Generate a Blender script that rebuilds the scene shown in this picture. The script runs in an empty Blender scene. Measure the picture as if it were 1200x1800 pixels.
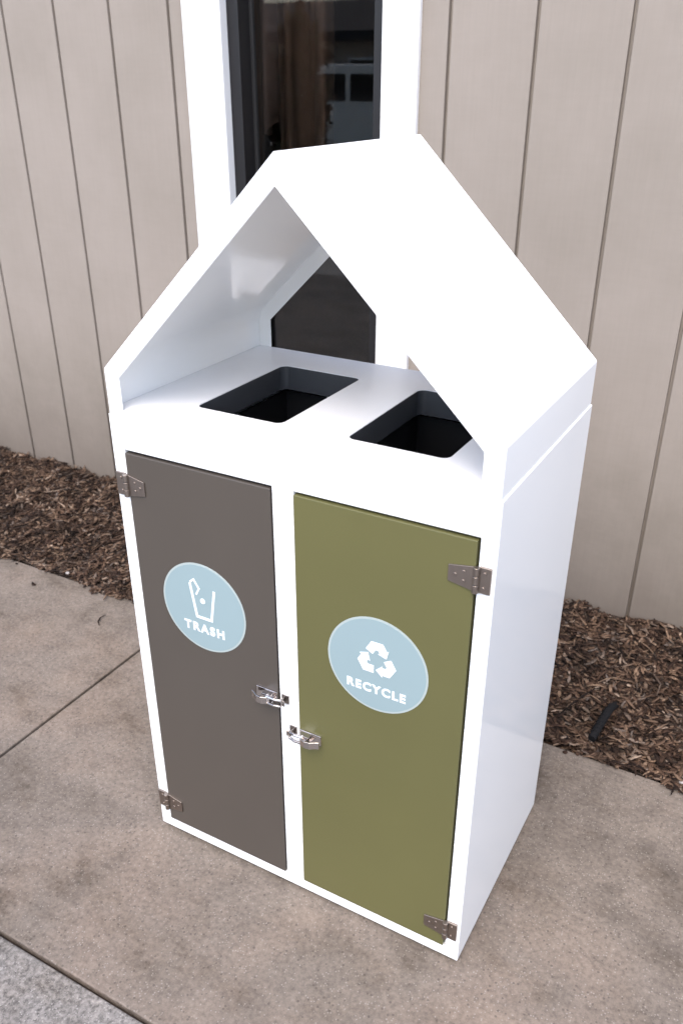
import bpy, bmesh, math, random
import numpy as np
from mathutils import Vector, Matrix
R = math.radians
random.seed(7)
rng = np.random.default_rng(11)
sc = bpy.context.scene
C = sc.collection

# ------------------------------------------------------------------ camera
cam_d = bpy.data.cameras.new('camera')
cam = bpy.data.objects.new('camera', cam_d); C.objects.link(cam)
r_ = Vector((0.87382811, 0.48621749, 0.00412192)); u_ = Vector((-0.23365138, 0.41245281, 0.88050538)); f_ = Vector((-0.42641701, 0.77037344, -0.47401824))
M = Matrix((( r_.x, u_.x, -f_.x, 1.16979), (r_.y, u_.y, -f_.y, -1.16131), (r_.z, u_.z, -f_.z, 1.67326), (0, 0, 0, 1)))
cam.matrix_world = M
cam_d.sensor_fit = 'VERTICAL'; cam_d.sensor_height = 36; cam_d.sensor_width = 24
cam_d.lens = 36 * 1507.794 / 1800
cam_d.shift_x = -9.03 / 1800; cam_d.shift_y = 46.25 / 1800
cam_d.clip_start = 0.05; cam_d.clip_end = 500
cam_d.dof.use_dof = True; cam_d.dof.focus_distance = 1.75; cam_d.dof.aperture_fstop = 5.0
sc.camera = cam

# ------------------------------------------------------------------ light
SUN_EL, SUN_AZ = 58, 169          # azimuth measured clockwise from +y: the sun is in front of and left of the bin
w = bpy.data.worlds.new('World'); sc.world = w; w.use_nodes = True
nt = w.node_tree; bg = nt.nodes['Background']
sky = nt.nodes.new('ShaderNodeTexSky'); sky.sky_type = 'NISHITA'; sky.sun_disc = False
sky.sun_elevation = R(SUN_EL); sky.sun_rotation = R(SUN_AZ)
sky.air_density = 1.0; sky.dust_density = 3.0; sky.ozone_density = 1.0
nt.links.new(sky.outputs[0], bg.inputs[0]); bg.inputs[1].default_value = 0.15
sd = bpy.data.lights.new('sun', 'SUN'); sd.energy = 0.5; sd.angle = R(45); sd.color = (1, 0.93, 0.84)
sun = bpy.data.objects.new('sun', sd); C.objects.link(sun)
az, el = R(SUN_AZ), R(SUN_EL)
dv = Vector((math.sin(az) * math.cos(el), math.cos(az) * math.cos(el), math.sin(el)))
sun.rotation_euler = dv.to_track_quat('Z', 'Y').to_euler()
sc.view_settings.view_transform = 'Standard'; sc.view_settings.look = 'None'
sc.view_settings.exposure = 1.65; sc.view_settings.gamma = 1; sc.view_settings.use_curve_mapping = False

# ------------------------------------------------------------------ materials
def mat(name, col, rough=0.5, metal=0.0, spec=0.5, coat=0.0):
    m = bpy.data.materials.new(name); m.use_nodes = True
    b = m.node_tree.nodes['Principled BSDF']
    b.inputs['Base Color'].default_value = (*col, 1); b.inputs['Roughness'].default_value = rough
    b.inputs['Metallic'].default_value = metal; b.inputs['Specular IOR Level'].default_value = spec
    b.inputs['Coat Weight'].default_value = coat
    return m
class N:
    """small node helper"""
    def __init__(s, m): s.t = m.node_tree; s.b = s.t.nodes['Principled BSDF']
    def n(s, ty, **k):
        x = s.t.nodes.new(ty)
        for a, v in k.items(): setattr(x, a, v)
        return x
    def l(s, a, b): s.t.links.new(a, b)
    def coord(s, scale=(1, 1, 1)):
        tc = s.n('ShaderNodeTexCoord'); mp = s.n('ShaderNodeMapping'); mp.inputs['Scale'].default_value = scale
        s.l(tc.outputs['Object'], mp.inputs['Vector']); return mp.outputs[0]
    def noise(s, scale, detail=6, rough=.6, vec=None):
        x = s.n('ShaderNodeTexNoise'); x.inputs['Scale'].default_value = scale
        x.inputs['Detail'].default_value = detail; x.inputs['Roughness'].default_value = rough
        s.l(vec if vec is not None else s.coord(), x.inputs['Vector']); return x.outputs['Fac']
    def ramp(s, fac, stops):
        x = s.n('ShaderNodeValToRGB'); e = x.color_ramp.elements
        while len(e) < len(stops): e.new(0.5)
        for el_, (p, c) in zip(e, stops):
            el_.position = p; el_.color = (*c, 1) if len(c) == 3 else c
        s.l(fac, x.inputs[0]); return x.outputs[0]
    def mix(s, a, b, fac=1.0, mode='MULTIPLY'):
        x = s.n('ShaderNodeMix', data_type='RGBA', blend_type=mode)
        if isinstance(fac, float): x.inputs[0].default_value = fac
        else: s.l(fac, x.inputs[0])
        for v, i in ((a, 6), (b, 7)):
            if isinstance(v, tuple): x.inputs[i].default_value = (*v, 1)
            else: s.l(v, x.inputs[i])
        return x.outputs[2]
    def bump(s, h, strength=.3, dist=.002, prev=None):
        x = s.n('ShaderNodeBump'); x.inputs['Strength'].default_value = strength; x.inputs['Distance'].default_value = dist
        s.l(h, x.inputs['Height'])
        if prev is not None: s.l(prev, x.inputs['Normal'])
        return x.outputs[0]
    def col(s, c): s.l(c, s.b.inputs['Base Color'])
    def nrm(s, c): s.l(c, s.b.inputs['Normal'])
    def rgh(s, f, lo, hi):
        x = s.n('ShaderNodeMapRange'); x.inputs[3].default_value = lo; x.inputs[4].default_value = hi
        s.l(f, x.inputs[0]); s.l(x.outputs[0], s.b.inputs['Roughness'])

def grey(v): return (v, v, v)
def painted(name, col, rough, grime=.12, peel=0):
    m = mat(name, col, rough); k = N(m)
    f = k.noise(2.6, 3, .5)
    if grime: k.col(k.mix(col, k.ramp(f, [(.3, grey(1 - grime)), (.7, grey(1.0))])))
    if peel: k.nrm(k.bump(k.noise(60, 3, .5), peel, .001))
    if grime > .09: k.rgh(k.noise(4, 3), rough - .04, rough + .06)
    return m
M_white = painted('white_powder_coat', (.87, .88, .88), .09, .0)
M_deck = painted('white_deck_coat', (.80, .81, .83), .26, .05)
M_trim = painted('white_trim_paint', (.80, .80, .80), .45, .05, .1)
M_greyd = painted('warm_grey_paint', (.074, .063, .053), .30, .1)
M_greend = painted('olive_green_paint', (.112, .107, .041), .30, .1)
M_steel = mat('brushed_steel', (.30, .255, .225), .42, 1.0)
k = N(M_steel); k.nrm(k.bump(k.noise(60, 3, .5, k.coord((1, 1, 12))), .2, .0005)); k.rgh(k.noise(90, 3), .3, .55)
M_chrome = mat('polished_steel', (.62, .58, .56), .16, 1.0)
M_steeld = mat('dark_steel', (.30, .27, .25), .35, 1.0)
M_black = mat('black_plastic', (.012, .012, .013), .5)
M_liner = painted('dark_grey_plastic', (.050, .054, .061), .38, .15)
M_stick = painted('pale_blue_vinyl', (.25, .335, .355), .35, .05)
M_stickrim = painted('pale_vinyl_edge', (.36, .42, .41), .4, .05)
M_letter = mat('white_vinyl', (.78, .82, .84), .4)
M_bronze = painted('dark_bronze_frame', (.009, .008, .009), .42, .2)
M_rubber = mat('black_rubber', (.02, .02, .02), .7)

# concrete
def concrete(name, base, speck, agg):
    m = mat(name, base, .85, spec=.3); k = N(m)
    big = k.noise(1.6, 6, .62); mid = k.noise(9, 9, .72); fine = k.noise(85, 5, .75)
    c = k.ramp(big, [(.32, tuple(v * .72 for v in base)), (.5, base), (.66, (base[0] * 1.16, base[1] * 1.10, base[2] * 1.06))])
    c = k.mix(c, k.ramp(mid, [(.30, grey(.66)), (.46, grey(.95)), (.66, grey(1.10))]))
    c = k.mix(c, k.ramp(fine, [(.3, grey(1 - agg)), (.5, grey(1.0)), (.72, grey(1 + agg))]))
    # pale sand grains and dark pits, outlines broken by a fine warp
    wn = k.n('ShaderNodeTexNoise'); wn.inputs['Scale'].default_value = 130; k.l(k.coord(), wn.inputs['Vector'])
    wm = k.n('ShaderNodeMix', data_type='RGBA', blend_type='LINEAR_LIGHT'); wm.inputs[0].default_value = .012
    k.l(k.coord(), wm.inputs[6]); k.l(wn.outputs['Color'], wm.inputs[7]); wv = wm.outputs[2]
    for sc_, thr, colr in ((190, .80, speck), (120, .86, tuple(v * .40 for v in base))):
        v = k.n('ShaderNodeTexVoronoi'); v.inputs['Scale'].default_value = sc_; k.l(k.coord(), v.inputs['Vector'])
        sp = k.n('ShaderNodeSeparateColor'); k.l(v.outputs['Color'], sp.inputs[0])
        a = k.n('ShaderNodeMath', operation='GREATER_THAN'); k.l(sp.outputs[0], a.inputs[0]); a.inputs[1].default_value = thr
        b = k.n('ShaderNodeMath', operation='LESS_THAN'); k.l(v.outputs['Distance'], b.inputs[0]); b.inputs[1].default_value = .33
        ab = k.n('ShaderNodeMath', operation='MULTIPLY'); k.l(a.outputs[0], ab.inputs[0]); k.l(b.outputs[0], ab.inputs[1])
        ab2 = k.n('ShaderNodeMath', operation='MULTIPLY'); k.l(ab.outputs[0], ab2.inputs[0]); ab2.inputs[1].default_value = .55
        c = k.mix(c, colr, ab2.outputs[0], 'MIX')
    # faint rust-brown drips and gum-like spots of several sizes
    v2 = k.n('ShaderNodeTexVoronoi'); v2.inputs['Scale'].default_value = 5.5; k.l(wv, v2.inputs['Vector'])
    sp2 = k.n('ShaderNodeSeparateColor'); k.l(v2.outputs['Color'], sp2.inputs[0])
    rr = k.n('ShaderNodeMath', operation='MULTIPLY'); k.l(sp2.outputs[1], rr.inputs[0]); rr.inputs[1].default_value = .16
    lt = k.n('ShaderNodeMath', operation='LESS_THAN'); k.l(v2.outputs['Distance'], lt.inputs[0]); k.l(rr.outputs[0], lt.inputs[1])
    gt = k.n('ShaderNodeMath', operation='GREATER_THAN'); k.l(sp2.outputs[0], gt.inputs[0]); gt.inputs[1].default_value = .72
    mm = k.n('ShaderNodeMath', operation='MULTIPLY'); k.l(lt.outputs[0], mm.inputs[0]); k.l(gt.outputs[0], mm.inputs[1])
    m3 = k.n('ShaderNodeMath', operation='MULTIPLY'); k.l(mm.outputs[0], m3.inputs[0]); m3.inputs[1].default_value = .35
    c = k.mix(c, tuple(v * .5 for v in base), m3.outputs[0], 'MIX')
    # drifting dirt stains
    st = k.noise(3.3, 8, .7, k.coord((1, 1.7, 1)))
    c = k.mix(c, k.ramp(st, [(.34, (.60, .57, .53)), (.43, (.88, .87, .85)), (.52, grey(1.0)), (.66, (1.10, 1.10, 1.09))]))
    k.col(c)
    k.nrm(k.bump(fine, .5, .0025, k.bump(mid, .35, .004)))
    return m
M_conc = concrete('aged_concrete', (.160, .134, .112), (.30, .27, .24), .34)
M_conc2 = concrete('exposed_aggregate_concrete', (.175, .163, .152), (.36, .34, .32), .75)
M_soil = mat('dark_soil', (.03, .02, .014), .95)
m = M_soil; k = N(m); k.col(k.ramp(k.noise(40, 6), [(.3, (.014, .009, .006)), (.7, (.06, .038, .025))])); k.nrm(k.bump(k.noise(60, 5), .8, .01))
M_lot_bounce = mat('pale_bounce_lot', (.3, .29, .27), .9)  # out-of-view lot, made pale to bounce light onto upper wall and cabinet side
k = N(M_lot_bounce); k.col(k.ramp(k.noise(60, 5, .7), [(.3, (.25, .245, .235)), (.7, (.36, .35, .33))])); k.nrm(k.bump(k.noise(120, 4), .6, .004))

# wood siding
M_siding = mat('taupe_siding_paint', (.33, .285, .262), .62, spec=.35); k = N(M_siding)
g = k.noise(14, 7, .65, k.coord((9, 1, .35))); g2 = k.noise(2.2, 5, .6)
c = k.mix((.276, .240, .208), k.ramp(g, [(.25, grey(.955)), (.6, grey(1.0))]))
c = k.mix(c, k.ramp(g2, [(.3, (.90, .90, .88)), (.65, grey(1.04))]))
c = k.mix(c, k.ramp(k.noise(60, 3, .5, k.coord((.2, 1, 1.6))), [(.35, grey(.985)), (.6, grey(1.0))]))
# darker towards the bottom of the wall, ragged upper edge
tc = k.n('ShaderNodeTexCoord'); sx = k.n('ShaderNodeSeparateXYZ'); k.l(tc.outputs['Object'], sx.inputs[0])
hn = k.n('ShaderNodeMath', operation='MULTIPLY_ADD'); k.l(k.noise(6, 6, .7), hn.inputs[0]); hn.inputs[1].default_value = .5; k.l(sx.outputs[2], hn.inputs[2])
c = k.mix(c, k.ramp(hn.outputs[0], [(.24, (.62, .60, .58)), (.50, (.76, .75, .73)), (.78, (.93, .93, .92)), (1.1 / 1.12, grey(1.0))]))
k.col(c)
k.nrm(k.bump(k.noise(120, 5, .7, k.coord((4, 1, .25))), .25, .0012, k.bump(g, .3, .0015)))

# mulch chips: hue per chip
M_chip = mat('shredded_bark', (.08, .05, .03), .9, spec=.2); k = N(M_chip)
gi = k.n('ShaderNodeNewGeometry')
cc = k.ramp(gi.outputs['Random Per Island'], [(0, (.014, .009, .007)), (.30, (.045, .028, .020)), (.52, (.085, .056, .040)), (.72, (.130, .090, .064)), (.88, (.21, .155, .112)), (.95, (.13, .115, .105)), (.99, (.33, .27, .215))])
cc = k.mix(cc, k.ramp(k.noise(90, 4, .7), [(.3, grey(.4)), (.65, grey(.9))]))
k.col(k.mix(cc, k.ramp(k.noise(9, 5, .6), [(.36, (.45, .40, .37)), (.5, (1.08, .97, .90)), (.64, (1.42, 1.28, 1.17))])))
k.nrm(k.bump(k.noise(260, 3), .5, .001))

M_glass = mat('window_glass', (.82, .78, .74), .0, spec=.5)
g_ = M_glass.node_tree.nodes['Principled BSDF']; g_.inputs['Transmission Weight'].default_value = 1.0; g_.inputs['IOR'].default_value = 1.5

# ------------------------------------------------------------------ helpers
def link_obj(name, me, m=None, parent=None, label=None, cat=None, kind=None, group=None):
    o = bpy.data.objects.new(name, me); C.objects.link(o)
    if m is not None:
        for mm in (m if isinstance(m, (list, tuple)) else [m]): me.materials.append(mm)
    if parent is not None: o.parent = parent
    if label: o['label'] = label
    if cat: o['category'] = cat
    if kind: o['kind'] = kind
    if group: o['group'] = group
    return o
def empty(name, loc, label, cat, group=None, rz=0):
    o = bpy.data.objects.new(name, None); C.objects.link(o); o.location = loc; o.rotation_euler.z = rz
    o['label'] = label; o['category'] = cat
    if group: o['group'] = group
    o.empty_display_size = .1
    return o
def bobj(name, bm, m, parent=None, bevel=0, seg=2, smooth=False, **kw):
    bmesh.ops.recalc_face_normals(bm, faces=bm.faces)
    me = bpy.data.meshes.new(name); bm.to_mesh(me); bm.free()
    o = link_obj(name, me, m, parent, **kw)
    if smooth:
        for p in me.polygons: p.use_smooth = True
    if bevel:
        b = o.modifiers.new('bevel', 'BEVEL'); b.width = bevel; b.segments = seg; b.limit_method = 'ANGLE'; b.angle_limit = R(30)
        b.harden_normals = False
    return o
def box(bm, x0, x1, y0, y1, z0, z1, rot=None, mi=0):
    v = [bm.verts.new((x, y, z)) for x in (x0, x1) for y in (y0, y1) for z in (z0, z1)]
    if rot is not None:
        c = Vector(((x0 + x1) / 2, (y0 + y1) / 2, (z0 + z1) / 2))
        for q in v: q.co = rot @ (q.co - c) + c
    for i in ((0, 1, 3, 2), (4, 6, 7, 5), (0, 4, 5, 1), (2, 3, 7, 6), (0, 2, 6, 4), (1, 5, 7, 3)):
        f = bm.faces.new([v[j] for j in i]); f.material_index = mi
def cells(bm, xs, ys, zs, solid):
    """boundary surface of a union of grid cells, with shared vertices"""
    vs = {}
    def V(i, j, k_):
        if (i, j, k_) not in vs: vs[(i, j, k_)] = bm.verts.new((xs[i], ys[j], zs[k_]))
        return vs[(i, j, k_)]
    nx, ny, nz = len(xs) - 1, len(ys) - 1, len(zs) - 1
    S = lambda i, j, k_: 0 <= i < nx and 0 <= j < ny and 0 <= k_ < nz and solid(i, j, k_)
    for i in range(nx):
        for j in range(ny):
            for k_ in range(nz):
                if not S(i, j, k_): continue
                if not S(i - 1, j, k_): bm.faces.new([V(i, j, k_), V(i, j, k_ + 1), V(i, j + 1, k_ + 1), V(i, j + 1, k_)])
                if not S(i + 1, j, k_): bm.faces.new([V(i + 1, j, k_), V(i + 1, j + 1, k_), V(i + 1, j + 1, k_ + 1), V(i + 1, j, k_ + 1)])
                if not S(i, j - 1, k_): bm.faces.new([V(i, j, k_), V(i + 1, j, k_), V(i + 1, j, k_ + 1), V(i, j, k_ + 1)])
                if not S(i, j + 1, k_): bm.faces.new([V(i, j + 1, k_), V(i, j + 1, k_ + 1), V(i + 1, j + 1, k_ + 1), V(i + 1, j + 1, k_)])
                if not S(i, j, k_ - 1): bm.faces.new([V(i, j, k_), V(i, j + 1, k_), V(i + 1, j + 1, k_), V(i + 1, j, k_)])
                if not S(i, j, k_ + 1): bm.faces.new([V(i, j, k_ + 1), V(i + 1, j, k_ + 1), V(i + 1, j + 1, k_ + 1), V(i, j + 1, k_ + 1)])
    bmesh.ops.dissolve_limit(bm, angle_limit=R(1), verts=bm.verts, edges=bm.edges)
def prism(bm, pts, axis, a0, a1, mi=0):
    """extrude a closed 2-D outline between a0 and a1 along 'x', 'y' or 'z'"""
    def P(p, a): return {'y': (p[0], a, p[1]), 'x': (a, p[0], p[1]), 'z': (p[0], p[1], a)}[axis]
    A = [bm.verts.new(P(p, a0)) for p in pts]; B = [bm.verts.new(P(p, a1)) for p in pts]
    n = len(pts)
    fs = [bm.faces.new(A), bm.faces.new(B[::-1])]
    for i in range(n): fs.append(bm.faces.new([A[i], B[i], B[(i + 1) % n], A[(i + 1) % n]]))
    for f in fs: f.material_index = mi
def tube(bm, pts, rad, n=10, cap=True):
    rings = []
    pts = [Vector(p) for p in pts]
    up = None
    for i, p in enumerate(pts):
        t = (pts[min(i + 1, len(pts) - 1)] - pts[max(i - 1, 0)]).normalized()
        if up is None: up = t.orthogonal().normalized()
        up = (up - t * up.dot(t)).normalized(); s = t.cross(up)
        rr = rad[i] if isinstance(rad, (list, tuple)) else rad
        rings.append([bm.verts.new(p + (up * math.cos(2 * math.pi * j / n) + s * math.sin(2 * math.pi * j / n)) * rr) for j in range(n)])
    for a, b in zip(rings, rings[1:]):
        for j in range(n): bm.faces.new([a[j], a[(j + 1) % n], b[(j + 1) % n], b[j]])
    if cap: bm.faces.new(rings[0][::-1]); bm.faces.new(rings[-1])
def cyl(bm, c, r, axis, h, n=24):
    c = Vector(c); d = {'x': Vector((1, 0, 0)), 'y': Vector((0, 1, 0)), 'z': Vector((0, 0, 1))}[axis]
    tube(bm, [c, c + d * h], r, n)
def rrect(x0, x1, y0, y1, r, n=6):
    out = []
    for cx, cy, a in ((x1 - r, y0 + r, -90), (x1 - r, y1 - r, 0), (x0 + r, y1 - r, 90), (x0 + r, y0 + r, 180)):
        for i in range(n + 1):
            t = R(a + 90 * i / n); out.append((cx + r * math.cos(t), cy + r * math.sin(t)))
    return out

# ================================================================== GROUND
G = -0.012                      # top of the paving (the cabinet stands on low feet)
bm = bmesh.new(); box(bm, -120, 120, -160, 60, -.6, -.075)
bobj('ground', bm, M_lot_bounce, kind='structure')
def slab(name, x0, x1, y0, y1, m):
    bm = bmesh.new(); box(bm, x0, x1, y0, y1, -.074, G)
    o = bobj(name, bm, m, bevel=.004, seg=3, kind='structure'); return o
J = .0048
slab('pavement', -.565 + J, 2.6, -.425 + J, .775, M_conc)
slab('pavement', -3.0, -.565 - J, -.425 + J, .775, M_conc)
slab('pavement', 2.6 + 2 * J, 5.2, -.425 + J, .775, M_conc)
slab('pavement', -5.5, -3.0 - 2 * J, -.425 + J, .775, M_conc)
slab('pavement', -5.5, 5.2, -2.9, -.425 - J, M_conc2)
bm = bmesh.new(); box(bm, -5.5, 5.2, -.60, .80, -.0745, -.030)      # dirt packed in the joints
bobj('joint_soil', bm, M_soil, kind='structure')

# ================================================================== MULCH BED
def bed_h(x, y):
    return (-.020 + .010 * np.sin(x * 5.1 + 1) * np.cos(y * 7.3) + .008 * np.sin(x * 13 + y * 9) + .007 * np.sin(x * 31 - y * 17) + .006 * np.sin(x * 47 + 20 * y + 3 * np.sin(9 * y))
            + .020 * np.clip((y - .8) / .7, 0, 1))
nx, ny = 420, 60
X, Y = np.meshgrid(np.linspace(-5.4, 5.1, nx), np.linspace(.776, 1.585, ny))
Z = bed_h(X, Y) + rng.normal(0, .003, X.shape)
V = np.stack([X, Y, Z], -1).reshape(-1, 3)
idx = np.arange(nx * ny).reshape(ny, nx)
F = np.stack([idx[:-1, :-1], idx[:-1, 1:], idx[1:, 1:], idx[1:, :-1]], -1).reshape(-1, 4)
me = bpy.data.meshes.new('mulch_bed'); me.from_pydata(V.tolist(), [], F.tolist())
link_obj('flower_bed_soil', me, M_soil, kind='structure')
# shredded chips
def chips(n, xr, yr, L=(.014, .050), W=(.004, .0125), spill=False):
    x = rng.uniform(*xr, n); y = rng.uniform(*yr, n)
    z = bed_h(x, y) + rng.uniform(.0, .016, n)
    if spill:
        x = rng.uniform(*xr, n)
        edge = .770 + .014 * np.sin(x * 9.1) + .012 * np.sin(x * 23.7 + 2) + .007 * np.sin(x * 61)
        y = edge + np.abs(rng.normal(0, .014, n)) * -1 + .028
        z = G + .003 + rng.uniform(0, .010, n)
    yaw = rng.uniform(0, 2 * np.pi, n); pit = rng.normal(0, .28, n)
    Ln = rng.uniform(*L, n) * rng.choice([.7, 1, 1.5], n, p=[.5, .38, .12]); Wd = rng.uniform(*W, n); Th = rng.uniform(.001, .003, n)
    if spill: pit = rng.normal(0, .08, n)
    bend = rng.normal(0, .18, n) * Ln
    cur = rng.normal(0, .12, n) * Ln
    vs = []
    for s, wf in ((-.5, .45), (-.17, 1.), (.17, .95), (.5, .3)):
        for a, b in ((-.5, -.5), (.5, -.5), (.5, .5), (-.5, .5)):
            lx = s * Ln; ly = a * Wd * wf + cur * (s * s * 4 - .5); lz = b * Th + bend * (.25 - s * s)
            X1 = lx * np.cos(pit) - lz * np.sin(pit); Z1 = lx * np.sin(pit) + lz * np.cos(pit)
            vs.append(np.stack([x + X1 * np.cos(yaw) - ly * np.sin(yaw), y + X1 * np.sin(yaw) + ly * np.cos(yaw), z + Z1], -1))
    vs = np.stack(vs, 1)             # n,16,3
    q = []
    for s in range(3):
        for a in range(4): q.append((s * 4 + a, s * 4 + (a + 1) % 4, (s + 1) * 4 + (a + 1) % 4, (s + 1) * 4 + a))
    q += [(3, 2, 1, 0), (12, 13, 14, 15)]
    return vs, np.array(q)
def stray():
    v, q_ = chips(14, (-2.6, .6), (.7, .8), spill=True)
    v[:, :, 1] -= (np.abs(rng.normal(0, .09, len(v))))[:, None]; v[:, :, 2] -= .005
    return v, q_
packs = [chips(15000, (-2.9, -.45), (.785, 1.53)), chips(11000, (.35, 1.9), (.785, 1.53)), chips(4500, (-.45, .35), (.785, 1.53)),
         chips(3500, (-5.4, -2.9), (.785, 1.53)), chips(3500, (1.9, 5.1), (.785, 1.53)),
         chips(2300, (-2.9, 1.9), (.7, .8), spill=True), stray(),
         chips(900, (-2.9, 1.9), (.785, 1.53), L=(.05, .11), W=(.003, .007))]
vv = np.concatenate([p[0] for p in packs]); q = packs[0][1]
n = len(vv)
allF = (q[None] + (np.arange(n) * 16)[:, None, None]).reshape(-1, 4)
me = bpy.data.meshes.new('bark_mulch'); me.vertices.add(n * 16); me.vertices.foreach_set('co', vv.reshape(-1))
me.loops.add(allF.size); me.loops.foreach_set('vertex_index', allF.reshape(-1).astype(np.int32))
me.polygons.add(len(allF)); me.polygons.foreach_set('loop_start', (np.arange(len(allF)) * 4).astype(np.int32))
me.update(calc_edges=True); me.validate()
link_obj('bark_mulch', me, M_chip, label='brown shredded bark mulch covering the bed along the wall', cat='mulch', kind='stuff')

# irrigation pipe stub
bm = bmesh.new()
tube(bm, [(.868, .838, .004), (.872, .868, .010), (.876, .91, .014), (.880, .955, .015), (.884, 1.005, .008), (.888, 1.04, -.010)], .0115, 14)
for t in range(9): tube(bm, [(.8705 + t * .0012, .858 + t * .015, .0085 + .006 * math.sin(t * .35)), (.8708 + t * .0012, .862 + t * .015, .0090 + .006 * math.sin(t * .35))], .0128, 14)
M_pipe = mat('weathered_black_pipe', (.006, .006, .007), .8, spec=.2)
p_ = bobj('irrigation_pipe', bm, M_pipe, label='short black irrigation pipe poking out of the mulch at right', cat='pipe')
# pebbles
M_peb = painted('pale_stone', (.34, .31, .29), .7, .3, .4)
M_pebd = painted('dark_stone', (.04, .036, .038), .7, .3, .4)
def pebble(x, y, z, s, m, label):
    bm = bmesh.new(); bmesh.ops.create_icosphere(bm, subdivisions=3, radius=1)
    for v in bm.verts:
        d = 1 + .16 * math.sin(v.co.x * 3 + x * 40) * math.cos(v.co.y * 2.6 + y * 9) + .07 * math.sin(v.co.z * 6 + v.co.x * 5)
        v.co = Vector((v.co.x * s * 1.3, v.co.y * s, v.co.z * s * .62)) * d
    o = bobj('pebble', bm, m, smooth=True, label=label, cat='stone'); o.location = (x, y, z); return o
pebble(1.125, .792, -.001, .008, M_peb, 'pale pebble at the mulch edge right of the bin')
pebble(-1.125, .79, .000, .007, M_peb, 'tiny white pebble at the mulch edge left of the bin')

# ================================================================== BUILDING
bld = empty('building', (0, 1.54, 0), 'taupe building wall of vertical grooved siding around a white-trimmed dark window', 'building')
def off(o): o.matrix_parent_inverse = Matrix.Translation((0, -1.54, 0)); return o
WY = 1.54; WT = 3.2
WX0, WX1, WZ0, WZ1 = -.955, -.085, .30, 2.45      # hole behind the trim
gl = [.012 + .2645 * i for i in range(0, 20)] + [-1.031 - .2665 * i for i in range(0, 17)] + [-.252, -.517, -.782]
gl = sorted(gl)
def siding(x0, x1, z0, z1, name='siding'):
    pts = [(x0, WY)]
    for g_ in gl:
        if x0 + .02 < g_ < x1 - .02:
            pts += [(g_ - .0060, WY), (g_ - .0052, WY + .016), (g_ + .0050, WY + .017), (g_ + .0060, WY + .001), (g_ + .0063, WY)]
    pts += [(x1, WY), (x1, WY + .035), (x0, WY + .035)]
    bm = bmesh.new(); prism(bm, pts, 'z', z0, z1)
    return off(bobj(name, bm, M_siding, bld))
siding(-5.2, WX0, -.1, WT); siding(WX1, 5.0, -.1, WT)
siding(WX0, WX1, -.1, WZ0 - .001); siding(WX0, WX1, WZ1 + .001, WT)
# white trim: four boards with real thickness
bm = bmesh.new()
xs = [-.960, -.802, -.202, -.079]; zs = [.22, .36, 2.36, 2.5]; ys = [WY - .018, WY + .022]
cells(bm, xs, ys, zs, lambda i, j, k_: not (i == 1 and k_ == 1))
off(bobj('window_trim', bm, M_trim, bld, bevel=.002))
# projecting sill
bm = bmesh.new(); prism(bm, [(WY - .018 - .001, .325), (WY - .075, .315), (WY - .075, .290), (WY - .019, .290)], 'x', -.99, -.05)
off(bobj('window_sill', bm, M_trim, bld, bevel=.002))
# dark bronze frame, deep reveal
bm = bmesh.new()
cells(bm, [-.812, -.758, -.250, -.190], [WY + .0225, WY + .10], [.345, .40, 2.30, 2.375], lambda i, j, k_: not (i == 1 and k_ == 1))
fr = off(bobj('window_frame', bm, M_bronze, bld, bevel=.002))
bm = bmesh.new()                    # inner glazing bead
cells(bm, [-.7575, -.744, -.264, -.2505], [WY + .085, WY + .0995], [.4005, .414, 2.286, 2.2995], lambda i, j, k_: not (i == 1 and k_ == 1))
o = bobj('glazing_bead', bm, M_black, fr, bevel=.001)
bm = bmesh.new(); box(bm, -.80, -.20, WY + .1005, WY + .108, .36, 2.34)
o2 = bobj('glass_pane', bm, M_glass, fr)
# brown drapes added inside the room to stand in for the window's reflection
M_drape = painted('brown_reflection_drape', (.085, .055, .038), .9, .5); M_drape2 = painted('pink_reflection_drape', (.24, .18, .16), .9, .5)
def drape(x0, x1, y, amp, n, m, z0=.12):
    bm = bmesh.new(); N_ = 90; top_, bot_ = [], []
    for i in range(N_ + 1):
        t = i / N_; x = x0 + (x1 - x0) * t; yy = y + amp * math.sin(t * n * 6.28 + 1.4 * math.sin(t * 5)) + amp * .5 * math.sin(t * n * 2.3 + 1)
        top_.append(bm.verts.new((x, yy * 1.0, 2.42))); bot_.append(bm.verts.new((x + .01 * math.sin(t * 30), y + (yy - y) * 1.4, z0 + .03 * math.sin(t * 17 + n))))
    for i in range(N_): bm.faces.new([bot_[i], bot_[i + 1], top_[i + 1], top_[i]])
    o = off(bobj('reflection_drape', bm, m, bld, smooth=True)); so = o.modifiers.new('thick', 'SOLIDIFY'); so.thickness = .004
drape(-1.12, -.80, 1.92, .020, 5, M_drape2, 1.50); drape(-.80, -.545, 1.85, .034, 2.2, M_drape, 1.22); drape(-1.14, -.86, 1.82, .03, 2.6, M_drape, 1.3)
# building body behind the siding: side walls, dark room, roof
bm = bmesh.new()
cells(bm, [-5.2, -5.16, 4.96, 5.0], [WY + .036, WY + .08, WY + 5.9, WY + 6], [-.1, .0, WT - .02, WT + .02],
      lambda i, j, k_: (i in (0, 2) or j == 2 or k_ == 2) and not (j == 0 and k_ < 2 and i == 1))
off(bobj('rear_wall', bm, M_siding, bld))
bm = bmesh.new(); prism(bm, [(WY - .10, WT + .021), (WY - .10, WT + .13), (WY + 3, WT + 1.0), (WY + 6.3, WT + .13), (WY + 6.3, WT + .021)], 'x', -5.5, 5.3)
M_roof = painted('dark_shingle', (.05, .045, .042), .9, .4, .5)
off(bobj('roof', bm, M_roof, bld))

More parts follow.
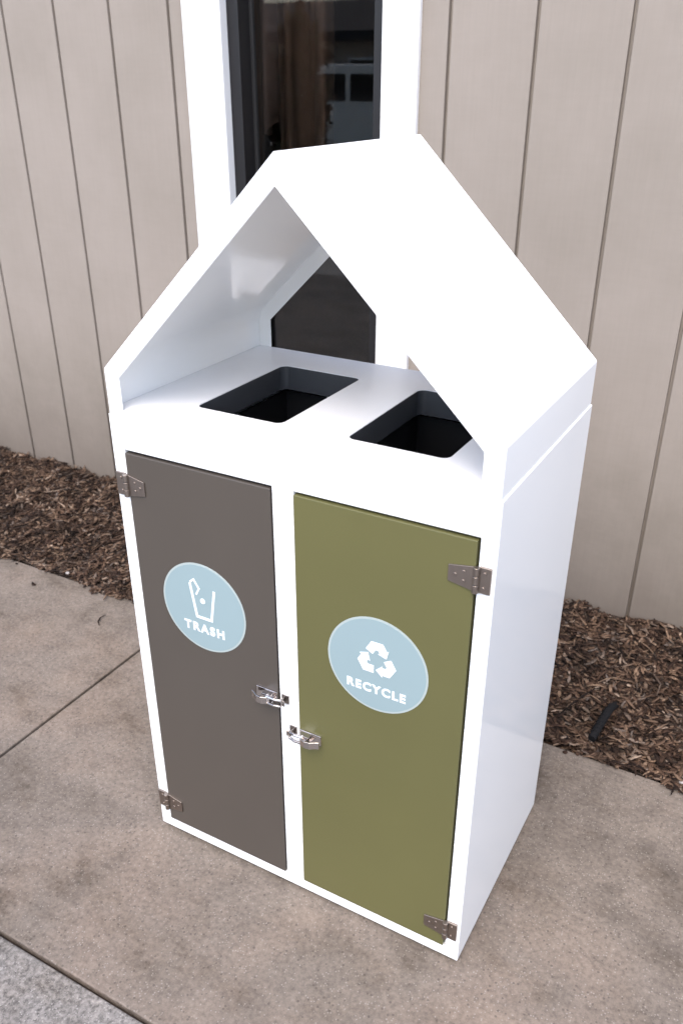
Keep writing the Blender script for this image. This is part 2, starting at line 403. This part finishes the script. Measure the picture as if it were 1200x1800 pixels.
# ================================================================== THE BIN
D = .517; Wd = .8
binr = empty('recycling_station', (0, 0, G), 'white house-shaped trash and recycling cabinet standing on the concrete by the wall', 'litter bin')
Tb = Matrix.Translation((0, 0, -G))
def P(o): o.matrix_parent_inverse = Tb; return o
# cabinet: one folded shell with two door openings
ZT = 1.0955
dz0, dz1 = .030, 1.0245
DX = [(.0275, .3725), (.4185, .7725)]
bm = bmesh.new()
xs = [-.003, .010, DX[0][0], DX[0][1], DX[1][0], DX[1][1], .790, .803]
ys = [-.001, .024, D - .012, D + .001]; zs = [0, .018, dz0, dz1, ZT]
def sol(i, j, k_):
    if i in (0, 6) or j == 2 or k_ == 0: return True
    if j == 0:
        return not (i in (2, 4) and k_ == 2)
    return False
cells(bm, xs, ys, zs, sol)
cab = P(bobj('cabinet', bm, M_white, binr, bevel=.0022, seg=2))
bm = bmesh.new(); box(bm, .07, .73, .07, D - .07, G + .0005, -.0005)
P(bobj('plinth', bm, M_rubber, binr))
# deck with two rounded holes
HX = [(.140, .337), (.475, .672)]; HY = (.090, .405); HR = .016
bm = bmesh.new()
outer = [(.0035, .0035), (Wd - .0035, .0035), (Wd - .0035, D - .0035), (.0035, D - .0035)]
loops = [outer] + [rrect(a, b, HY[0], HY[1], HR) for a, b in HX]
edges = []; lv = []
for lp in loops:
    vs = [bm.verts.new((x, y, 1.106)) for x, y in lp]; lv.append(vs)
    for i in range(len(vs)): edges.append(bm.edges.new((vs[i], vs[(i + 1) % len(vs)])))
bmesh.ops.triangle_fill(bm, use_beauty=True, use_dissolve=False, edges=edges)
top = list(bm.faces)
ext = bmesh.ops.extrude_face_region(bm, geom=top)
bmesh.ops.translate(bm, verts=[v for v in ext['geom'] if isinstance(v, bmesh.types.BMVert)], vec=(0, 0, -.0095))
P(bobj('deck', bm, M_deck, binr))
# hood: sheet shell with returned flanges front and back
ze, zr, zb, th, fl = 1.185, 1.576, 1.0962, .003, .035
def path(o):
    sl = (zr - ze) / (Wd / 2); L = math.hypot(1, sl)
    # offset polyline inward by o
    zr_i = zr - o * L; ze_i = zr_i - sl * (Wd / 2 - o)
    return [(o, zb), (o, ze_i), (Wd / 2, zr_i), (Wd - o, ze_i), (Wd - o, zb)]
def fillet(pts, r, n=6):
    out = [pts[0]]
    for a, p, b in zip(pts, pts[1:], pts[2:]):
        a, p, b = Vector(a), Vector(p), Vector(b)
        if abs(p.x - Wd / 2) < 1e-6: out.append(tuple(p)); continue
        d1 = (a - p).normalized(); d2 = (b - p).normalized()
        for i in range(n + 1):
            t = i / n
            q = (p + d1 * r) * (1 - t) ** 2 + p * 2 * t * (1 - t) + (p + d2 * r) * t ** 2
            out.append((q.x, q.y))
    return out + [pts[-1]]
O, I, Fp = fillet(path(0), .004), fillet(path(th), .035), fillet(path(fl), .002)
NP = len(O)
bm = bmesh.new()
def ring(pts, y): return [bm.verts.new((x, y, z)) for x, z in pts]
A = [ring(O, 0), ring(Fp, 0), ring(Fp, th), ring(I, th), ring(I, D - th), ring(Fp, D - th), ring(Fp, D), ring(O, D)]
A.append(A[0])
for a, b in zip(A, A[1:]):
    for i in range(NP - 1): bm.faces.new([a[i], a[i + 1], b[i + 1], b[i]])
for s in (0, NP - 1): bm.faces.new([r[s] for r in A[:-1]])
hood = P(bobj('hood', bm, M_white, binr, bevel=.0018, seg=2, smooth=True))
hood.data.set_sharp_from_angle(angle=R(25))
# chutes and inner bins
for a, b in HX:
    bm = bmesh.new()
    t1 = rrect(a + .0005, b - .0005, HY[0] + .0005, HY[1] - .0005, HR); t2 = rrect(a - .0 , b, HY[0] + .002, HY[1] - .004, HR)
    r1 = [bm.verts.new((x, y, 1.1045)) for x, y in t1]; r2 = [bm.verts.new((x, y, 1.053)) for x, y in t2]
    t3 = rrect(a - .012, b + .012, HY[0] - .012, HY[1] + .012, HR + .01)
    r3 = [bm.verts.new((x, y, 1.050)) for x, y in t3]; r4 = [bm.verts.new((x, y, 1.094)) for x, y in t3]
    for p, q_ in ((r1, r2), (r2, r3), (r3, r4), (r4, r1)):
        for i in range(len(p)): bm.faces.new([p[i], p[(i + 1) % len(p)], q_[(i + 1) % len(p)], q_[i]])
    P(bobj('chute', bm, M_liner, binr))
    bm = bmesh.new()
    bx = [a - .030, a - .024, b + .024, b + .030]
    cells(bm, bx, [.05, .056, .45, .456], [.05, .056, 1.03], lambda i, j, k_: i != 1 or j != 1 or k_ == 0)
    P(bobj('inner_bin', bm, M_black, binr))

# doors
def disc(bm, cx, cz, r, y0, y1, n=72):
    prism(bm, [(cx + r * math.cos(2 * math.pi * i / n), cz + r * math.sin(2 * math.pi * i / n)) for i in range(n)], 'y', y0, y1)
def text_mesh(body, size, bold=.002, spacing=1.15):
    cu = bpy.data.curves.new('lettering', 'FONT'); cu.body = body; cu.size = size; cu.extrude = .0004; cu.offset = bold
    cu.align_x = 'CENTER'; cu.align_y = 'CENTER'; cu.space_character = spacing; cu.resolution_u = 4
    o = bpy.data.objects.new('t', cu); C.objects.link(o)
    dg = bpy.context.evaluated_depsgraph_get(); dg.update()
    me = bpy.data.meshes.new_from_object(o.evaluated_get(dg)); bpy.data.objects.remove(o)
    me.name = 'lettering'; return me
def polyline_strip(bm, pts, wdt, y0, y1, closed=False):
    n = len(pts); L_, R_ = [], []
    for i in range(n):
        p = Vector(pts[i])
        a = Vector(pts[i - 1]) if (i > 0 or closed) else None
        b = Vector(pts[(i + 1) % n]) if (i < n - 1 or closed) else None
        d1 = (p - a).normalized() if a is not None else (b - p).normalized()
        d2 = (b - p).normalized() if b is not None else d1
        n1 = Vector((-d1.y, d1.x)); n2 = Vector((-d2.y, d2.x)); mvec = (n1 + n2).normalized()
        s = wdt / 2 / max(.35, mvec.dot(n1))
        L_.append(p + mvec * s); R_.append(p - mvec * s)
    prism(bm, [tuple(v) for v in L_] + [tuple(v) for v in R_[::-1]], 'y', y0, y1)
FY = -.0035        # door face
STZ = .709; SR = .1045
for di, (x0, x1) in enumerate(DX):
    g_ = .0042
    bm = bmesh.new(); box(bm, x0 + (.0015 if di == 0 else .0012), x1 - (.0028 if di == 0 else g_), FY, .016, dz0 + .001, dz1 - .0055)
    door = P(bobj('door', bm, (M_greyd, M_greend)[di], binr, bevel=.0015, label=('warm grey door', 'olive green door')[di]))
    cx = (.195, .5945)[di]
    # sticker: pale rim and blue face
    bm = bmesh.new(); disc(bm, cx, STZ, SR, FY - .0007, FY + .0004)
    st_ = P(bobj('sticker', bm, M_stickrim, door)); st_.matrix_parent_inverse = Matrix()
    bm = bmesh.new(); disc(bm, cx, STZ, SR - .0042, FY - .0011, FY - .0003)
    o = bobj('sticker_face', bm, M_stick, door)
    ly0, ly1 = FY - .0018, FY - .0008
    me = text_mesh(('TRASH', 'RECYCLE')[di], (.0285, .0262)[di], .0011 if di == 0 else .0009, (1.28, 1.22)[di])
    o = link_obj('lettering', me, M_letter, door); o.rotation_euler.x = R(90); o.location = (cx + (-.002, -.001)[di], FY - .0012, (.656, .653)[di])
    bm = bmesh.new()
    if di == 0:
        cz = .724
        polyline_strip(bm, [(cx - .0305, cz + .038), (cx - .0185, cz - .040), (cx + .0185, cz - .040), (cx + .0305, cz + .034)], .0058, ly0, ly1)
        polyline_strip(bm, [(cx - .0300, cz + .0405), (cx - .020, cz + .049), (cx - .008, cz + .030), (cx - .0165, cz + .014)], .0042, ly0, ly1)
        disc(bm, cx - .001, cz + .002, .0062, ly0, ly1, 20)
        o = bobj('cup_symbol', bm, M_letter, door)
    else:
        cz = .722
        for k3 in range(3):
            a = R(120 * k3 + 90)
            def rot(p): return (cx + p[0] * math.cos(a - R(90)) - p[1] * math.sin(a - R(90)), cz + p[0] * math.sin(a - R(90)) + p[1] * math.cos(a - R(90)))
            s = .044
            # one arrow folding over the top corner of the triangle
            T = Vector((0, s)); B0 = Vector((-s * .866, -s * .5)); B1 = Vector((s * .866, -s * .5))
            e1 = (B0 - T).normalized(); e2 = (B1 - T).normalized()
            p1 = T + e1 * .032; p2 = T + e1 * .015; p3 = T + e2 * .015; p4 = T + e2 * .026
            polyline_strip(bm, [rot(p) for p in (p1, p2, p3, p4)], .0165, ly0, ly1)
            nrm_ = Vector((-e2.y, e2.x)); tip = p4 + e2 * .0135
            prism(bm, [rot(p) for p in (p4 + nrm_ * .0125 + e2 * .0002, tip, p4 - nrm_ * .0125 + e2 * .0002)], 'y', ly0 - .0001, ly1 + .0001)
        o = bobj('recycling_symbol', bm, M_letter, door)
    # hinges
    for hz in (.950, .090):
        bm = bmesh.new()
        if di == 0: jx, xa, xb, ya = x0, x0 - .0270, x0 + .045, 0
        else: jx, xa, xb, ya = x1, x1 + .0245, x1 - .050, 0
        hh = .0245
        l1, l2 = sorted((jx + (-.004 if di == 0 else .004), xa))
        box(bm, l1, l2, -.0058, -.0011, hz - hh, hz + hh)
        l1, l2 = sorted((jx + (.004 if di == 0 else -.004), xb))
        prism(bm, [(l1, hz - hh * (.95 if di == 0 else .62)), (l2, hz - hh * (.62 if di == 0 else .95)), (l2, hz + hh * (.62 if di == 0 else .95)), (l1, hz + hh * (.95 if di == 0 else .62))], 'y', FY - .0032, FY - .0002)
        for q5 in range(3):
            cyl(bm, (jx, -.0085, hz - hh + q5 * hh * 2 / 3 + .0006), .0058, 'z', hh * 2 / 3 - .0012, 14)
        # screws
        for sx_, sz_ in (((xa + jx) / 2 - (.001 if di == 0 else -.001), .014), ((xa + jx) / 2, -.014), (xb * .45 + jx * .55, .009), (xb * .45 + jx * .55, -.009), (xb * .75 + jx * .25, 0)):
            cyl(bm, (sx_, -.0078, hz + sz_), .0032, 'y', .004, 10)
        bobj('hinge', bm, M_steel, door, bevel=.0004, seg=1)
# draw latches
def latch(door, s, jx, z0):
    """s = +1: base on the door left of the joint, catch on the mullion to the right"""
    bm = bmesh.new()
    X = lambda d: jx - s * d
    def bx(a, b, *r): box(bm, min(X(a), X(b)), max(X(a), X(b)), *r)
    bx(.004, .054, FY - .0025, FY - .0002, z0 - .0095, z0 + .0095)          # base plate
    bx(.010, .032, FY - .013, FY - .0026, z0 - .0085, z0 - .0060)           # bracket ears
    bx(.010, .032, FY - .013, FY - .0026, z0 + .0060, z0 + .0085)
    cyl(bm, (X(.018), FY - .011, z0 - .010), .0022, 'z', .020, 10)
    # curved lever
    lev = [(.016, -.015), (.028, -.0185), (.040, -.0175), (.050, -.0125), (.057, -.010)]
    up = [(X(a), FY + b) for a, b in lev] + [(X(a), FY + b - .0022) for a, b in lev[::-1]]
    prism(bm, up, 'z', z0 - .0065, z0 + .0065)
    # wire bail reaching the catch
    pts = [(X(.020), FY - .0135, z0 - .0062), (X(.0), FY - .0145, z0 - .0062), (X(-.013), FY - .012, z0 - .0058), (X(-.0165), FY - .011, z0), (X(-.013), FY - .012, z0 + .0058), (X(.0), FY - .0145, z0 + .0062), (X(.020), FY - .0135, z0 + .0062)]
    tube(bm, pts, .0023, 8)
    for v in bm.verts: v.co.y = FY + (v.co.y - FY) * 1.35; v.co.z = z0 + (v.co.z - z0) * 1.3
    bobj('latch', bm, M_chrome, door, bevel=.0003, seg=1)
    bm = bmesh.new()
    a, b = sorted((X(-.006), X(-.023)))
    box(bm, a, b, -.0035, -.0012, z0 - .0105, z0 + .0105)
    hk = [(X(-.010), -.0036), (X(-.0155), -.0036), (X(-.0155), -.0185), (X(-.022), -.0185), (X(-.022), -.0160), (X(-.0185), -.0150)] if False else [(X(-.0105), -.0036), (X(-.0135), -.0036), (X(-.0150), -.0135), (X(-.0215), -.0165), (X(-.0215), -.0190), (X(-.0125), -.0165)]
    prism(bm, hk, 'z', z0 - .0062, z0 + .0062)
    o = bobj('catch', bm, M_steeld, cab, bevel=.0004, seg=1)
drs = [o for o in C.objects if o.name.startswith('door')]
latch(drs[0], 1, DX[0][1], .548)
latch(drs[1], -1, DX[1][0], .474)

# ================================================================== WHAT THE WINDOW REFLECTS (behind the photographer)
M_leaf = mat('brown_green_foliage', (.07, .06, .035), .7, spec=.3); k = N(M_leaf)
gi = k.n('ShaderNodeNewGeometry')
k.col(k.ramp(gi.outputs['Random Per Island'], [(0, (.05, .032, .02)), (.4, (.10, .06, .04)), (.7, (.06, .07, .028)), (1, (.17, .11, .08))]))
M_bark = painted('bark', (.12, .085, .065), .9, .4, .6)
def shrub(x, y, h, rad, label, seed):
    rg = np.random.default_rng(seed)
    root = empty('shrub', (x, y, -.074), label, 'shrub', 'shrubs at the edge of the car park')
    bm = bmesh.new()
    for i in range(7):
        a = rg.uniform(0, 6.28); t = rg.uniform(.2, .7) * rad
        tube(bm, [(0 + .03 * math.cos(a), .03 * math.sin(a), 0), (t * .4 * math.cos(a), t * .4 * math.sin(a), h * .35), (t * math.cos(a), t * math.sin(a), h * rg.uniform(.65, .92))], [.022, .015, .005], 6)
    bobj('stem', bm, M_bark, root)
    n = 5200
    cl = rg.normal(0, 1, (46, 3)); cl /= np.linalg.norm(cl, axis=1)[:, None]; cl *= rg.uniform(.4, 1, (46, 1)) ** .5
    cl = cl * [rad, rad, h * .46] + [0, 0, h * .54]
    c0 = cl[rg.integers(0, 46, n)] + rg.normal(0, .11 * rad / .5, (n, 3)); c0[:, 2] = np.clip(c0[:, 2], .05, h * 1.05)
    u = rg.normal(0, 1, (n, 3)); u /= np.linalg.norm(u, axis=1)[:, None]; v = np.cross(u, rg.normal(0, 1, (n, 3))); v /= np.linalg.norm(v, axis=1)[:, None]
    L = rg.uniform(.035, .075, (n, 1))
    vs = np.stack([c0 - u * L, c0 + v * L * .6, c0 + u * L, c0 - v * L * .6], 1).reshape(-1, 3)
    me = bpy.data.meshes.new('foliage'); me.from_pydata(vs.tolist(), [], np.arange(n * 4).reshape(-1, 4).tolist())
    link_obj('foliage', me, M_leaf, root)
shrub(-4.95, -4.4, 1.95, .40, 'shorter brownish shrub nearest the window side of the car park', 3)
shrub(-4.30, -4.3, 2.35, .30, 'tall brown-green shrub between the shorter shrub and the parked van', 5)
# parked pale van
M_van = painted('cream_car_paint', (.78, .76, .68), .3, .05)
M_vg = mat('car_window_glass', (.01, .012, .014), .05, spec=.8)
van = empty('parked_van', (-8.8, -14.5, -.075), 'cream van parked broadside on the asphalt across the lot', 'van')
bm = bmesh.new()
side = [(-2.35, .42), (-2.35, 1.0), (-2.2, 1.12), (-1.45, 1.22), (-.75, 1.92), (-.5, 1.98), (2.1, 1.98), (2.3, 1.85), (2.35, .42), (1.85, .42), (1.78, .66), (1.5, .8), (1.22, .66), (1.15, .42), (-1.15, .42), (-1.22, .66), (-1.5, .8), (-1.78, .66), (-1.85, .42)]
prism(bm, side, 'y', -.9, .9)
bobj('body', bm, M_van, van, bevel=.05, seg=3)
for y0, y1 in ((.901, .912), (-.912, -.901)):
    for pts in ([(-1.25, 1.28), (-.72, 1.80), (-.1, 1.80), (-.1, 1.28)], [(0.02, 1.28), (.02, 1.80), (.95, 1.80), (.95, 1.28)], [(1.07, 1.28), (1.07, 1.80), (2.1, 1.80), (2.15, 1.28)]):
        bm = bmesh.new(); prism(bm, pts, 'y', y0, y1); bobj('side_window', bm, M_vg, van, bevel=.01)
for wx in (-1.5, 1.5):
    for wy in (-.86, .68):
        bm = bmesh.new(); cyl(bm, (wx, wy, .34), .34, 'y', .18, 28); t_ = bobj('wheel', bm, M_rubber, van, bevel=.03)
        bm = bmesh.new(); cyl(bm, (wx, wy - .012 if wy < 0 else wy + .172, .34), .2, 'y', .02, 24); bobj('rim', bm, M_steel, t_)
bm = bmesh.new(); box(bm, -2.42, -2.352, -.85, .85, .44, .62); bobj('bumper', bm, M_rubber, van, bevel=.02)
bm = bmesh.new(); box(bm, 2.352, 2.42, -.85, .85, .44, .62); bobj('bumper', bm, M_rubber, van, bevel=.02)
for wy in (-.78, .5):
    bm = bmesh.new(); box(bm, -2.37, -2.352, wy, wy + .28, .78, .95); bobj('headlight', bm, M_letter, van, bevel=.01)
# building across the lot
M_tan = painted('tan_stucco', (.38, .32, .26), .8, .15, .3)
opp = empty('shop_building', (-13, -26, -.075), 'long low tan building with dark roof across the car park', 'building')
bm = bmesh.new(); box(bm, -16, 16, -4, 4, 0, 2.7); bobj('wall', bm, M_tan, opp)
bm = bmesh.new(); prism(bm, [(-4.7, 2.701), (-4.7, 2.95), (-1, 4.0), (1, 4.0), (4.7, 2.95), (4.7, 2.701)], 'x', -16.6, 16.6); bobj('roof', bm, M_roof, opp)
for i in range(9):
    xw = -14 + i * 3.4
    bm = bmesh.new(); cells(bm, [xw - .07, xw, xw + 1.8, xw + 1.87], [4.001, 4.06], [.73, .8, 2.2, 2.27], lambda a, b, c_: not (a == 1 and c_ == 1))
    f1 = bobj('window', bm, M_trim, opp)
    bm = bmesh.new(); box(bm, xw, xw + 1.8, 4.002, 4.03, .8, 2.2); bobj('pane', bm, M_vg, f1)
